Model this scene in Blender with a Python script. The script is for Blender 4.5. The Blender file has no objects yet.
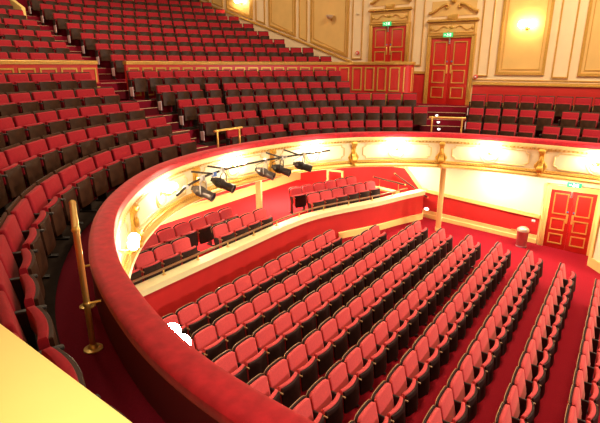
import bpy, bmesh, math, random
from mathutils import Vector, Matrix
random.seed(7)
PI = math.pi
R = math.radians
SC = bpy.context.scene
COL = SC.collection
LIFT = 5.75                       # everything below is written relative to the viewer's eye level; lifted at the end

# ------------------------------------------------------------------ materials
def mat(name, col, rough=.6, metal=0., var=0., scale=20., bump=0., sheen=0., emit=None, spec=.5, stripes=0.):
    m = bpy.data.materials.new(name); m.use_nodes = True
    nt = m.node_tree; b = nt.nodes['Principled BSDF']
    b.inputs['Base Color'].default_value = (*col, 1)
    b.inputs['Roughness'].default_value = rough
    b.inputs['Metallic'].default_value = metal
    b.inputs['Specular IOR Level'].default_value = spec
    if sheen:
        b.inputs['Sheen Weight'].default_value = sheen
        b.inputs['Sheen Roughness'].default_value = .4
        b.inputs['Sheen Tint'].default_value = (1, .45, .4, 1)
    if emit:
        b.inputs['Emission Color'].default_value = (*emit[0], 1)
        b.inputs['Emission Strength'].default_value = emit[1]
    if var or bump:
        tc = nt.nodes.new('ShaderNodeTexCoord')
        n = nt.nodes.new('ShaderNodeTexNoise'); n.inputs['Scale'].default_value = scale; n.inputs['Detail'].default_value = 4
        nt.links.new(tc.outputs['Object'], n.inputs['Vector'])
        if var:
            r = nt.nodes.new('ShaderNodeValToRGB')
            r.color_ramp.elements[0].position = .3; r.color_ramp.elements[1].position = .7
            r.color_ramp.elements[0].color = (*[c*(1-var) for c in col], 1)
            r.color_ramp.elements[1].color = (*[min(1, c*(1+var)) for c in col], 1)
            nt.links.new(n.outputs['Fac'], r.inputs['Fac'])
            nt.links.new(r.outputs['Color'], b.inputs['Base Color'])
        if bump:
            u = nt.nodes.new('ShaderNodeBump'); u.inputs['Strength'].default_value = bump; u.inputs['Distance'].default_value = .01
            nt.links.new(n.outputs['Fac'], u.inputs['Height'])
            nt.links.new(u.outputs['Normal'], b.inputs['Normal'])
    return m

M = {
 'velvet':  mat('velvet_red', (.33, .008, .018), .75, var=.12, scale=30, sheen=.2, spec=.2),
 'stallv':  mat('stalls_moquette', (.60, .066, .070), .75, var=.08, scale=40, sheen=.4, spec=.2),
 'rail':    mat('rail_velvet', (.46, .014, .026), .8, var=.22, scale=9, bump=.15, sheen=.6, spec=.15),
 'shell':   mat('seat_walnut', (.046, .017, .008), .5, var=.35, scale=6, spec=.2),
 'shellst': mat('stalls_black_shell', (.030, .012, .010), .55, var=.2, scale=12, spec=.15),
 'piping':  mat('tan_edge', (.50, .27, .12), .45),
 'iron':    mat('dark_iron', (.03, .022, .02), .5, metal=.3),
 'endp':    mat('pale_end_panel', (.72, .52, .55), .35),
 'carpet':  mat('carpet_crimson', (.20, .006, .020), .95, var=.12, scale=60, bump=.2, spec=.1),
 'carpets': mat('stalls_carpet', (.27, .006, .015), .95, var=.10, scale=50, bump=.15, spec=.1),
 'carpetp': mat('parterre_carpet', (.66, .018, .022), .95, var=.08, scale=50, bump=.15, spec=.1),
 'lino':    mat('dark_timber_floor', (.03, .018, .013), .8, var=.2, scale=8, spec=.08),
 'nosing':  mat('pale_step_nosing', (.62, .45, .24), .5),
 'cream':   mat('cream_plaster', (.90, .77, .50), .6, var=.03, scale=3),
 'white':   mat('ivory_wall', (.92, .84, .55), .6, var=.02, scale=2),
 'pink':    mat('pale_pilaster_paint', (.92, .70, .44), .6, var=.03, scale=3),
 'ochre':   mat('ochre_panel_paint', (.80, .50, .17), .6, var=.05, scale=2),
 'buff':    mat('buff_skirting_paint', (.93, .66, .22), .5),
 'parapet': mat('yellow_parapet_paint', (.93, .64, .20), .55, var=.02, scale=3),
 'gold':    mat('gold_paint', (.64, .36, .08), .38, metal=.35, var=.12, scale=25),
 'gilt':    mat('gilt_ornament', (.78, .45, .08), .3, metal=.55, var=.2, scale=30, bump=.3),
 'red':     mat('red_wall_paint', (.58, .024, .022), .45, var=.05, scale=3),
 'redd':    mat('red_door_paint', (.56, .016, .012), .4, var=.05, scale=3),
 'brass':   mat('polished_brass', (.95, .62, .18), .3, metal=.7),
 'oldwood': mat('handrail_wood', (.22, .09, .03), .35),
 'black':   mat('lantern_black', (.028, .018, .014), .45, metal=.3, var=.2, scale=15),
 'grey':    mat('lantern_grey', (.075, .055, .05), .4, metal=.4, var=.2, scale=15),
 'steel':   mat('steel', (.6, .6, .62), .3, metal=.9),
 'armwood': mat('armrest_tan', (.38, .19, .08), .4),
 'lining':  mat('shaded_red_lining', (.16, .005, .012), .8),  # red darkened so the colour carries the shadow below the rail
 'cap':     mat('pale_cream_capping', (.98, .86, .46), .5),
 'lid':     mat('bin_lid_steel', (.62, .5, .36), .3, metal=.5),
 'palegold': mat('pale_gold_paint', (.80, .58, .24), .45, metal=.1, var=.06, scale=20),
 'darkwood': mat('dark_handrail', (.07, .03, .015), .3),
 'stepc':   mat('step_carpet', (.09, .005, .010), .95, spec=.1),
 'lens':    mat('lens_glass', (.05, .05, .08), .08),
 'label':   mat('white_label', (.8, .8, .8), .5),
 'blue':    mat('blue_tape', (.08, .2, .6), .5),
 'globe':   mat('lit_opal_globe', (1, .9, .7), .4, emit=((1, .88, .62), 150)),
 'sconce':  mat('lit_sconce_shade', (1, .9, .7), .4, emit=((1, .80, .42), 45)),
 'bowl':    mat('unlit_glass_bowl', (.85, .70, .5), .3),
 'exit':    mat('exit_green', (.02, .42, .14), .4, emit=((.03, .75, .22), .7)),
 'exitw':   mat('exit_white', (.85, 1, .88), .4, emit=((.8, 1, .85), 1.2)),
 'stepl':   mat('step_lamp_lens', (1, .95, .95), .4, emit=((1, .85, .9), 9)),
 'binred':  mat('bin_red', (.42, .06, .06), .4, var=.15, scale=6),
 'sign':    mat('red_sign', (.7, .05, .04), .4),
}

# ------------------------------------------------------------------ mesh helper
class MB:
    def __init__(s): s.bm = bmesh.new()
    def _xf(s, vs, m):
        if m is not None:
            for v in vs: v.co = m @ v.co
    def box(s, c, d, bev=0., seg=2, m=None, rot=None):
        r = bmesh.ops.create_cube(s.bm, size=1.)
        vs = r['verts']
        for v in vs: v.co = Vector((v.co.x*d[0], v.co.y*d[1], v.co.z*d[2]))
        if bev:
            es = list({e for v in vs for e in v.link_edges})
            rr = bmesh.ops.bevel(s.bm, geom=es, offset=bev, segments=seg, profile=.5, affect='EDGES')
            vs = list({v for f in rr['faces'] for v in f.verts} | {v for v in vs if v.is_valid})
        mm = Matrix.Translation(c) @ (rot.to_4x4() if rot is not None else Matrix())
        if m is not None: mm = m @ mm
        s._xf(vs, mm); return s
    def face(s, pts):
        return s.bm.faces.new([s.bm.verts.new(p) for p in pts])
    def prism(s, poly, ext, bev=0., seg=2, m=None):
        """poly: list of 3-D points (flat), ext: extrusion vector"""
        ext = Vector(ext)
        a = [s.bm.verts.new(p) for p in poly]; b = [s.bm.verts.new(Vector(p)+ext) for p in poly]
        n = len(a); fs = [s.bm.faces.new(a[::-1]), s.bm.faces.new(b)]
        for i in range(n):
            j = (i+1) % n
            fs.append(s.bm.faces.new((a[i], a[j], b[j], b[i])))
        bmesh.ops.recalc_face_normals(s.bm, faces=fs)
        vs = a+b
        if bev:
            es = [e for f in fs[:2] for e in f.edges]
            rr = bmesh.ops.bevel(s.bm, geom=es, offset=bev, segments=seg, profile=.5, affect='EDGES')
            vs = list({v for f in rr['faces'] for v in f.verts} | {v for v in vs if v.is_valid})
        s._xf(vs, m); return s
    def sweep(s, frames, prof, closed_path=False, closed_prof=True, caps=True):
        """frames: list of (origin, a, b); prof: list of (u, v) -> origin + a*u + b*v"""
        rows = [[s.bm.verts.new(Vector(o)+Vector(a)*u+Vector(b)*v) for u, v in prof] for o, a, b in frames]
        n = len(prof); fs = []
        rng = range(len(rows) if closed_path else len(rows)-1)
        for i in rng:
            A, B = rows[i], rows[(i+1) % len(rows)]
            for k in range(n if closed_prof else n-1):
                l = (k+1) % n
                fs.append(s.bm.faces.new((A[k], A[l], B[l], B[k])))
        if caps and closed_prof and not closed_path:
            fs.append(s.bm.faces.new(rows[0][::-1])); fs.append(s.bm.faces.new(rows[-1]))
        bmesh.ops.recalc_face_normals(s.bm, faces=fs)
        return s
    def tube(s, pts, r, n=8, closed=False, caps=True):
        pts = [Vector(p) for p in pts]; fr = []; N = len(pts)
        up = None
        for i, p in enumerate(pts):
            if closed: t = (pts[(i+1) % N]-pts[i-1])
            else: t = pts[min(i+1, N-1)]-pts[max(i-1, 0)]
            t.normalize()
            if up is None:
                up = Vector((0, 0, 1)) if abs(t.z) < .9 else Vector((1, 0, 0))
            a = (up - t*up.dot(t)).normalized(); up = a
            b = t.cross(a)
            rr = r[i] if isinstance(r, (list, tuple)) else r
            fr.append((p, a*rr, b*rr))
        s.sweep(fr, [(math.cos(2*PI*k/n), math.sin(2*PI*k/n)) for k in range(n)], closed, True, caps)
        return s
    def lathe(s, prof, n=20, m=None):
        """prof: (r, z) bottom to top"""
        vs = []; rows = []
        for r, z in prof:
            if r < 1e-5: row = [s.bm.verts.new((0, 0, z))]
            else: row = [s.bm.verts.new((r*math.cos(2*PI*k/n), r*math.sin(2*PI*k/n), z)) for k in range(n)]
            rows.append(row); vs += row
        fs = []
        for A, B in zip(rows, rows[1:]):
            for k in range(n):
                l = (k+1) % n
                q = [A[k % len(A)], A[l % len(A)], B[l % len(B)], B[k % len(B)]]
                u = []
                for v in q:
                    if v not in u: u.append(v)
                if len(u) > 2: fs.append(s.bm.faces.new(u))
        if len(rows[0]) > 1: fs.append(s.bm.faces.new(rows[0][::-1]))
        if len(rows[-1]) > 1: fs.append(s.bm.faces.new(rows[-1]))
        bmesh.ops.recalc_face_normals(s.bm, faces=fs)
        s._xf(vs, m); return s
    def ball(s, c, r, sc=(1, 1, 1), n=14, m=None):
        rr = bmesh.ops.create_uvsphere(s.bm, u_segments=n, v_segments=max(6, n//2+1), radius=r)
        mm = Matrix.Translation(c) @ Matrix.Diagonal((*sc, 1))
        if m is not None: mm = m @ mm
        s._xf(rr['verts'], mm); return s
    def mesh(s, name, mt, smooth=True):
        me = bpy.data.meshes.new(name); s.bm.to_mesh(me); s.bm.free()
        me.materials.append(M[mt] if isinstance(mt, str) else mt)
        if smooth:
            me.shade_smooth(); me.set_sharp_from_angle(angle=R(38))
        return me
    def build(s, name, mt, parent=None, smooth=True):
        return link(name, s.mesh(name, mt, smooth), parent)

def link(name, data, parent=None, loc=(0, 0, 0), rz=0.):
    o = bpy.data.objects.new(name, data); COL.objects.link(o)
    o.location = loc; o.rotation_euler = (0, 0, rz)
    if parent is not None: o.parent = parent
    return o
def tag(o, label, cat, group=None):
    o['label'] = label; o['category'] = cat
    if group: o['group'] = group
    return o
def thing(name, label, cat, loc=(0, 0, 0), rz=0., group=None):
    return tag(link(name, None, None, loc, rz), label, cat, group)
def struct(o):
    o['kind'] = 'structure'; return o
def part_label(o, l):
    o['label'] = l; return o

# ------------------------------------------------------------------ plan curve of the balcony rail (seat-side edge)
CTL = [(1.62,-3),(1.62,0),(1.66,1.56),(1.76,2.46),(2.06,3.4),(2.5,4.47),(2.95,5.2),(3.42,5.85),(3.98,6.48),(4.66,7.08),(5.48,7.68),(6.5,8.2),
       (7.6,8.5),(8.7,8.6),(10.2,8.5),(11.8,8.05),(13.3,7.1),(14.3,5.75),(14.85,4.5),(15.05,3.1),(15.08,1.5),(15.0,.3),(15,-3)]
def catmull(P, n=24):
    P = [Vector(p) for p in P]; P = [2*P[0]-P[1]]+P+[2*P[-1]-P[-2]]; out = []
    for i in range(1, len(P)-2):
        a, b, c, d = P[i-1], P[i], P[i+1], P[i+2]
        for k in range(n):
            t = k/n
            out.append(.5*(2*b+(c-a)*t+(2*a-5*b+4*c-d)*t*t+(3*b-a-3*c+d)*t**3))
    out.append(P[-2]); return out
def resample(P, step):
    L = [0.]
    for a, b in zip(P, P[1:]): L.append(L[-1]+(b-a).length)
    n = round(L[-1]/step); out = []; j = 0
    for i in range(n+1):
        t = L[-1]*i/n
        while j < len(L)-2 and L[j+1] < t: j += 1
        f = (t-L[j])/max(1e-9, L[j+1]-L[j]); out.append(P[j].lerp(P[j+1], min(1, f)))
    return out
CP = resample(catmull(CTL), .1)
for _ in range(40):
    CP = [CP[0]]+[.25*CP[i-1]+.5*CP[i]+.25*CP[i+1] for i in range(1, len(CP)-1)]+[CP[-1]]
CP = resample(CP, .1); NP_ = len(CP)
CT = [(CP[min(i+1, NP_-1)]-CP[max(i-1, 0)]).normalized() for i in range(NP_)]
CN = [Vector((-t.y, t.x)) for t in CT]
SMAX = (NP_-1)*.1
def at(s, d):
    f = max(0, min(SMAX-1e-6, s))/.1; i = int(f); f -= i
    p = CP[i].lerp(CP[i+1], f); n = CN[i].lerp(CN[i+1], f).normalized()
    return p+n*d, n
def slope(s): return -.08-.04*max(0., min(1., (s-10)/10))
def P3(s, d, z):
    p, _ = at(s, d); return Vector((p.x, p.y, z))
def curve_frames(s0, s1, step=.2, d=0., z=0.):
    n = max(2, int(round((s1-s0)/step))); out = []
    for i in range(n+1):
        s = s0+(s1-s0)*i/n; p, nn = at(s, d)
        out.append((Vector((p.x, p.y, z)), Vector((nn.x, nn.y, 0)), Vector((0, 0, 1))))
    return out
def path_frames(pts, z=0.):
    """plan polyline -> frames with the left-hand normal"""
    pts = [Vector(p) for p in pts]; out = []
    for i, p in enumerate(pts):
        t = (pts[min(i+1, len(pts)-1)]-pts[max(i-1, 0)]).normalized()
        out.append((Vector((p.x, p.y, z)), Vector((-t.y, t.x, 0)), Vector((0, 0, 1))))
    return out

# ------------------------------------------------------------------ camera
cam = bpy.data.cameras.new('camera'); co = bpy.data.objects.new('camera', cam); COL.objects.link(co)
cam.sensor_width = 36; cam.lens = 36*470/600; cam.clip_start = .05; cam.clip_end = 200
PITCH, YAW = R(17.26), R(34.8)
co.rotation_euler = (PI/2-PITCH, 0, YAW-PI/2)
SC.camera = co
FW = Vector((math.cos(YAW)*math.cos(PITCH), math.sin(YAW)*math.cos(PITCH), -math.sin(PITCH)))
RT = Vector((math.sin(YAW), -math.cos(YAW), 0)); UP = RT.cross(FW)
def proj(p):
    p = Vector(p); d = p.dot(FW)
    if d < .1: return (9999, 9999, d)
    return (300+470*p.dot(RT)/d, 211.5-470*p.dot(UP)/d, d)
def in_frame(p, mx=14, my=14):
    x, y, d = proj(p); return d > .3 and -mx < x < 600+mx and -my < y < 423+my

# ------------------------------------------------------------------ setting: floors and tiers
def stall_z(y): return -5.72+.055*y
mb = MB(); 
mb.prism([(-1, -5, stall_z(-5)), (16.5, -5, stall_z(-5)), (16.5, 7.6, stall_z(7.6)), (-1, 7.6, stall_z(7.6))], (0, 0, -.3))
struct(mb.build('floor_stalls', 'carpets', smooth=False))

ROW_O = [.85+.74*k for k in range(5)]           # back of each lower-circle row, measured out from the rail
ROW_Z = [-2.45+.39*k for k in range(5)]
XW = 18.0
def cl(p): return Vector((max(-1.0, min(XW+.02, p.x)), p.y, p.z))
def strip(mb, d0, d1, z, s0=0., s1=None, ds=.25, under=None):
    s1 = SMAX if s1 is None else s1
    n = int((s1-s0)/ds); prev = None
    for i in range(n+1):
        s = s0+(s1-s0)*i/n; w = slope(s)
        row = [cl(P3(s, d0, z+w)), cl(P3(s, d1, z+w)), cl(P3(s, d0, (under if under is not None else z-.39)+w))]
        vs = [mb.bm.verts.new(q) for q in row]
        if prev:
            mb.bm.faces.new((prev[0], vs[0], vs[1], prev[1])); mb.bm.faces.new((prev[2], vs[2], vs[0], prev[0]))
        prev = vs
EDGE = [0.]+[o+.12 for o in ROW_O]
mb = MB()
for k in range(5):
    strip(mb, EDGE[k], EDGE[k+1] if k < 4 else 4.2, ROW_Z[k], under=-3.0 if k == 0 else None, s1=21.0 if k == 4 else None)
strip(mb, EDGE[4]-.002, 4.2, ROW_Z[3], s0=21.0)
bmesh.ops.remove_doubles(mb.bm, verts=mb.bm.verts, dist=1e-4)
struct(mb.build('floor_circle', 'carpet', smooth=False))
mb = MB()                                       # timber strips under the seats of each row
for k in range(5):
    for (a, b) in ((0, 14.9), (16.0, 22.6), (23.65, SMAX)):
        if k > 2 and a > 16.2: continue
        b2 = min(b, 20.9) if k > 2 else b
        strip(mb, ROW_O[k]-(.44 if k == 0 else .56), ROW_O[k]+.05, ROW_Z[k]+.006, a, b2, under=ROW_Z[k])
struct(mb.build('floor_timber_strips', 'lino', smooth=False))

UC = Vector((8.6, 2.0))
def upr(j): return 12.5+.78*j                   # radius of the seat backs in upper row j (0..8)
def upz(j): return -.45+.36*j
def arc(r, th, z): return cl(Vector((UC.x+r*math.cos(th), UC.y+r*math.sin(th), z)))
def arc_strip(mb, r0, r1, z, under, t0=R(22), t1=R(165), n=60):
    prev = None
    for i in range(n+1):
        th = t0+(t1-t0)*i/n
        vs = [mb.bm.verts.new(q) for q in (arc(r0, th, z), arc(r1, th, z), arc(r0, th, under))]
        if prev:
            mb.bm.faces.new((prev[0], prev[1], vs[1], vs[0])); mb.bm.faces.new((prev[2], prev[0], vs[0], vs[2]))
        prev = vs
mb = MB()
arc_strip(mb, 10.78, upr(0)-.66, -.5, -1.4)
for j in range(9):
    arc_strip(mb, upr(j)-.66, upr(j)+.12 if j < 8 else 19.8, upz(j), upz(j)-.36)
bmesh.ops.remove_doubles(mb.bm, verts=mb.bm.verts, dist=1e-4)
struct(mb.build('floor_upper_tier', 'carpet', smooth=False))

# steps in the aisles (half-height treads with pale nosings)
def aisle_steps():
    for (sa, sb, ks, lamps) in ((14.98, 15.92, (1, 2, 3, 4), False), (22.5, 23.6, (1, 2, 3), True)):
        for k in ks:
            d = EDGE[k]; sm = (sa+sb)/2; z = ROW_Z[k-1]+slope(sm)
            mb = MB()
            fr = curve_frames(sa, sb, .2, d-.28, z)
            mb.sweep(fr, [(0, 0), (.275, 0), (.275, .195), (0, .195)])
            st = struct(mb.build('floor_step', 'stepc', smooth=False))
            for dd, zz in ((-.285, .196), (-.012, .391)):
                nb = MB(); nb.sweep(curve_frames(sa, sb, .2, d+dd, z+zz), [(0, 0), (.05, 0), (.05, .008), (0, .008)])
                nb.build('nosing', 'nosing', st, False)
aisle_steps()
for j in range(0, 9):
    z = upz(j)-.36 if j else -.5
    r = upr(j)-.66
    if j == 0: continue
    y = UC.y+math.sqrt(r*r-(9.25-UC.x)**2)
    mb = MB(); mb.box((9.27, y-.15, z+.09), (.92, .28, .18)); st = struct(mb.build('floor_step', 'stepc', smooth=False))
    nb = MB(); nb.box((9.27, y-.27, z+.184), (.9, .05, .008)); nb.build('nosing', 'nosing', st, False)
    nb = MB(); nb.box((9.27, y+.04, z+.366), (.9, .05, .008)); nb.build('nosing', 'nosing', st, False)

mb = MB(); mb.box((8.72, 12.58, -.83), (.86, .36, .23)); st = struct(mb.build('floor_step', 'stepc', smooth=False))
for yy, zz in ((12.42, -.712), (12.79, -.495)):
    nb = MB(); nb.box((8.72, yy, zz), (.84, .05, .008)); nb.build('nosing', 'nosing', st, False)

# parterre: raised floor behind the low curved wall
LEDGE = [(3.2, 7.57), (8, 7.57), (10.2, 7.56), (11.4, 7.42), (12.4, 7.08), (13.2, 6.74), (14, 6.43), (15, 6.12), (16.1, 5.72)]
LED = resample(catmull(LEDGE, 12), .25)
mb = MB()
prev = None
for p in LED:
    vs = [mb.bm.verts.new((p.x, p.y+.06, -4.7)), mb.bm.verts.new((p.x, 11.4, -4.7))]
    if prev: mb.bm.faces.new((prev[0], vs[0], vs[1], prev[1]))
    prev = vs
struct(mb.build('floor_parterre', 'carpetp', smooth=False))

# underside of the balcony
mb = MB(); prev = None
for i in range(0, NP_, 3):
    a, b = P3(i*.1, -.36, -3.06), P3(i*.1, 6.5, -3.06)
    vs = [mb.bm.verts.new(a), mb.bm.verts.new(cl(b))]
    if prev: mb.bm.faces.new((prev[0], prev[1], vs[1], vs[0]))
    prev = vs
struct(mb.build('ceiling_under_balcony', 'white', smooth=False))

# ------------------------------------------------------------------ walls
def wallbox(name, x0, x1, y0, y1, z0, z1, m):
    mb = MB(); mb.box(((x0+x1)/2, (y0+y1)/2, (z0+z1)/2), (abs(x1-x0), abs(y1-y0), abs(z1-z0)))
    return struct(mb.build(name, m, smooth=False))
wallbox('wall_right', 18.0, 18.25, -6, 21.5, -3.3, 6.5, 'pink')
wallbox('wall_left', -1.25, -1.02, -6, 21.5, -6.2, 6.5, 'ochre')
mb = MB(); fr = []
for i in range(61):
    th = R(20)+R(140)*i/60
    q = arc(19.75, th, 0); fr.append((q, Vector((math.cos(th), math.sin(th), 0)), Vector((0, 0, 1))))
mb.sweep(fr, [(0, -1), (.2, -1), (.2, 6.5), (0, 6.5)]); struct(mb.build('wall_back', 'ochre'))

# low end wall of the upper left block, beside the stepped aisle
mb = MB(); mb.prism([(8.95, 17.95, .9), (8.95, 19.7, 1.6), (8.95, 19.7, 2.75), (8.95, 17.95, 1.92)], (.14, 0, 0), .01)
struct(mb.build('wall_stair_balustrade', 'buff'))

# yellow parapet close to the viewer
mb = MB(); mb.box((.500, .45, -1.72), (.25, 3.5, 1.44), .008, 2, rot=Matrix.Rotation(R(-2.6), 3, 'Z')); struct(mb.build('wall_parapet', 'parapet'))

# stalls side wall
XS = 16.4
wallbox('wall_stalls', XS, XS+.25, 1.86, 11.5, -6.2, -3.06, 'white')
wallbox('wall_stalls_head', XS, XS+.25, .2, 1.86, -3.55, -3.06, 'white')
def dado_top(y):
    if y < 5.94: return -4.76+(y-1.86)*(.32/4.08)
    if y < 6.62: return -4.44+(y-5.94)*(.78/.68)
    return -3.66
ys = [1.9, 5.94, 6.62, 11.38]
mb = MB()
mb.prism([(XS-.012, y, dado_top(y)) for y in ys]+[(XS-.012, 11.38, -5.2), (XS-.012, 1.9, -5.75)], (.012, 0, 0))
struct(mb.build('wall_stalls_dado', 'red', smooth=False))
def rail_x(name, x, ys, zf, h, t, m):
    mb = MB()
    fr = [(Vector((x, y, zf(y))), Vector((-1, 0, 0)), Vector((0, 0, 1))) for y in ys]
    mb.sweep(fr, [(0, 0), (t, .0), (t*1.0, h*.5), (t*.6, h*.6), (t*.6, h), (0, h)])
    return struct(mb.build(name, m, smooth=False))
mb = MB()
for (ya, yb) in zip(ys, ys[1:]):
    za, zb = dado_top(ya+1e-4), dado_top(yb-1e-4)
    v = Vector((0, yb-ya, zb-za)).normalized(); n = Vector((0, -v.z, v.y))*.13
    a, b = Vector((XS-.06, ya, za)), Vector((XS-.06, yb, zb))
    mb.prism([a, b, b+n, a+n], (.06, 0, 0), .008, 1)
struct(mb.build('trim_1', 'buff', smooth=False))
rail_x('baseboard_stalls', XS, [1.9, 6.6], lambda y: stall_z(y)-.02, .30, .05, 'buff')
# returned wall beyond the stalls door
mb = MB(); mb.prism([(16.6, .24, -6), (15.55, .30, -6), (14.75, -.35, -6), (14.75, -4, -6), (16.6, -4, -6)], (0, 0, 2.94)); struct(mb.build('wall_return', 'white', smooth=False))
mb = MB(); mb.prism([(16.36, .30, -5.8), (15.62, .33, -5.8), (15.62, .315, -5.8), (16.36, .285, -5.8)], (0, 0, 1.05)); struct(mb.build('wall_return_dado', 'red', smooth=False))
mb = MB(); mb.sweep(path_frames([(16.38, .255), (15.55, .30), (14.75, -.35), (14.75, -4)]), [(0, -6), (0, -5.43), (-.05, -5.43), (-.05, -6)]); 
struct(mb.build('baseboard_return', 'buff', smooth=False))
mb = MB(); mb.sweep(path_frames([(15.66, .30), (15.55, .30), (15.47, .235)]), [(0, -6), (0, -3.2), (-.045, -3.2), (-.045, -6)]); struct(mb.build('trim_2', 'buff', smooth=False))

# parterre rear wall
wallbox('wall_parterre', -1, 16.4, 11.4, 11.6, -4.9, -3.06, 'red')
mb = MB(); mb.box((7.7, 11.38, -4.56), (17.4, .05, .32)); mb.box((7.7, 11.36, -4.38), (17.4, .09, .05)); struct(mb.build('baseboard_parterre', 'buff', smooth=False))
mb = MB(); mb.box((7.7, 11.385, -3.2), (17.4, .05, .28)); struct(mb.build('trim_3', 'buff', smooth=False))

# low curved wall in front of the parterre
lw = thing('curved_parterre_wall', 'low curved red wall with cream capping behind the rear stalls row', 'low wall')
fr = path_frames(LED)
mb = MB(); mb.sweep(fr, [(0, -5.9), (.12, -5.9), (.12, -4.36), (0, -4.36)]); mb.build('wall_face', 'red', lw)
mb = MB(); mb.sweep(fr, [(-.07, -4.47), (-.07, -4.36), (-.1, -4.35), (-.1, -4.31), (.22, -4.31), (.22, -4.40), (.12, -4.40), (0, -4.47)]); part_label(mb.build('capping', 'cap', lw), 'cream capping')
fb = [(o, a, b) for o, a, b in fr if o.x > 12.3]
mb = MB(); 
fb2 = [(Vector((o.x, o.y, stall_z(o.y))), a, b) for o, a, b in fb]
mb.sweep(fb2, [(-.045, 0), (-.045, .20), (-.02, .22), (0, .22), (0, 0)]); part_label(mb.build('skirting', 'buff', lw), 'cream skirting')
# rail on brackets along it
lr = thing('ledge_handrail', 'slim dark wooden handrail on small brass brackets along the cream capping', 'handrail')
mb = MB(); mb.tube([(o+a*.13)+Vector((0, 0, -4.17)) for o, a, b in fr if o.x < 15.6], .028, 8); mb.build('rail', 'oldwood', lr)
for i in range(3, len(fr)-3, 4):
    o, a, b = fr[i]; p = o+a*.13
    if p.x > 15.5: continue
    mb = MB(); mb.tube([p+Vector((0, 0, -4.312)), p+Vector((0, 0, -4.19))], .014, 6); mb.box(tuple(p+Vector((0, 0, -4.305))), (.07, .07, .014), .004)
    mb.build('bracket', 'brass', lr)
# inner stair parapet and rails at the far end
sp = thing('stair_parapet', 'short cream topped parapet of the parterre steps near the side wall', 'low wall')
SPP = [(15.3, 6.35), (15.5, 7.55)]
mb = MB(); mb.sweep(path_frames(SPP), [(0, -4.7), (.1, -4.7), (.1, -4.34), (0, -4.34)]); mb.build('wall_face', 'red', sp)
mb = MB(); mb.sweep(path_frames(SPP), [(-.06, -4.34), (.2, -4.34), (.2, -4.27), (-.06, -4.27)]); mb.build('capping', 'buff', sp)
for nm, lab, pts, br in (('wall_handrail', 'dark handrail sloping down the red side wall beside the stairs', [(16.2, 6.93, -3.88), (16.2, 5.60, -4.59)], True),
                   ('stair_handrail', 'dark handrail on posts above the short stair parapet', [(15.35, 6.15, -4.02), (15.6, 7.5, -3.96)], False)):
    t = thing(nm, lab, 'handrail')
    mb = MB(); mb.tube(pts, .034, 8); mb.build('rail', 'darkwood', t)
    for f in (.0, 1.):
        p = Vector(pts[0]).lerp(Vector(pts[1]), f)
        mb = MB(); mb.ball(p, .036, n=10); mb.build('end_knob', 'brass', t)
    for f in (.2, .8):
        p = Vector(pts[0]).lerp(Vector(pts[1]), f)
        mb = MB(); mb.tube([p, p+Vector((.09, 0, -.03))] if br else [p, Vector((p.x, p.y, -4.27))], .012, 6); mb.build('bracket', 'brass', t)
t = thing('gate_frame', 'small cream post and rail frame far behind the second parterre seats', 'gate', (15.9, 9.0, -4.7))
mb = MB(); mb.box((0, 0, .36), (.07, .07, .72)); mb.build('post', 'buff', t)
mb = MB(); mb.box((-.1, .62, .36), (.07, .07, .72)); mb.build('post', 'buff', t)
mb = MB(); mb.prism([(0, 0, .66), (-.1, .62, .66), (-.1, .62, .72), (0, 0, .72)], (.05, .02, 0)); mb.build('top_rail', 'buff', t)

# ------------------------------------------------------------------ doors
def ring(mb, poly, w, t, nrm):
    """flat moulding ring: outer poly (3-D, planar, CCW or CW), inward width w, thickness t along nrm"""
    P = [Vector(p) for p in poly]; n = len(P); nrm = Vector(nrm)
    c = sum(P, Vector())/n; ins = []
    for i in range(n):
        a = (P[i]-P[i-1]).normalized(); b = (P[(i+1) % n]-P[i]).normalized()
        na = nrm.cross(a); nb = nrm.cross(b)
        if na.dot(c-P[i]) < 0 and nb.dot(c-P[i]) < 0: na, nb = -na, -nb
        bis = (na+nb); k = w/max(.2, (1+na.dot(nb)))
        ins.append(P[i]+bis*k)
    fs = []
    A = [mb.bm.verts.new(p) for p in P]; B = [mb.bm.verts.new(p+nrm*t) for p in P]
    D = [mb.bm.verts.new(p) for p in ins]; E_ = [mb.bm.verts.new(p+nrm*t) for p in ins]
    for i in range(n):
        j = (i+1) % n
        fs += [mb.bm.faces.new((A[i], A[j], B[j], B[i])), mb.bm.faces.new((B[i], B[j], E_[j], E_[i])), mb.bm.faces.new((E_[i], E_[j], D[j], D[i]))]
    bmesh.ops.recalc_face_normals(mb.bm, faces=fs)
def rect(x, y0, y1, z0, z1): return [(x, y0, z0), (x, y1, z0), (x, y1, z1), (x, y0, z1)]
NX = (-1, 0, 0)
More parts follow.
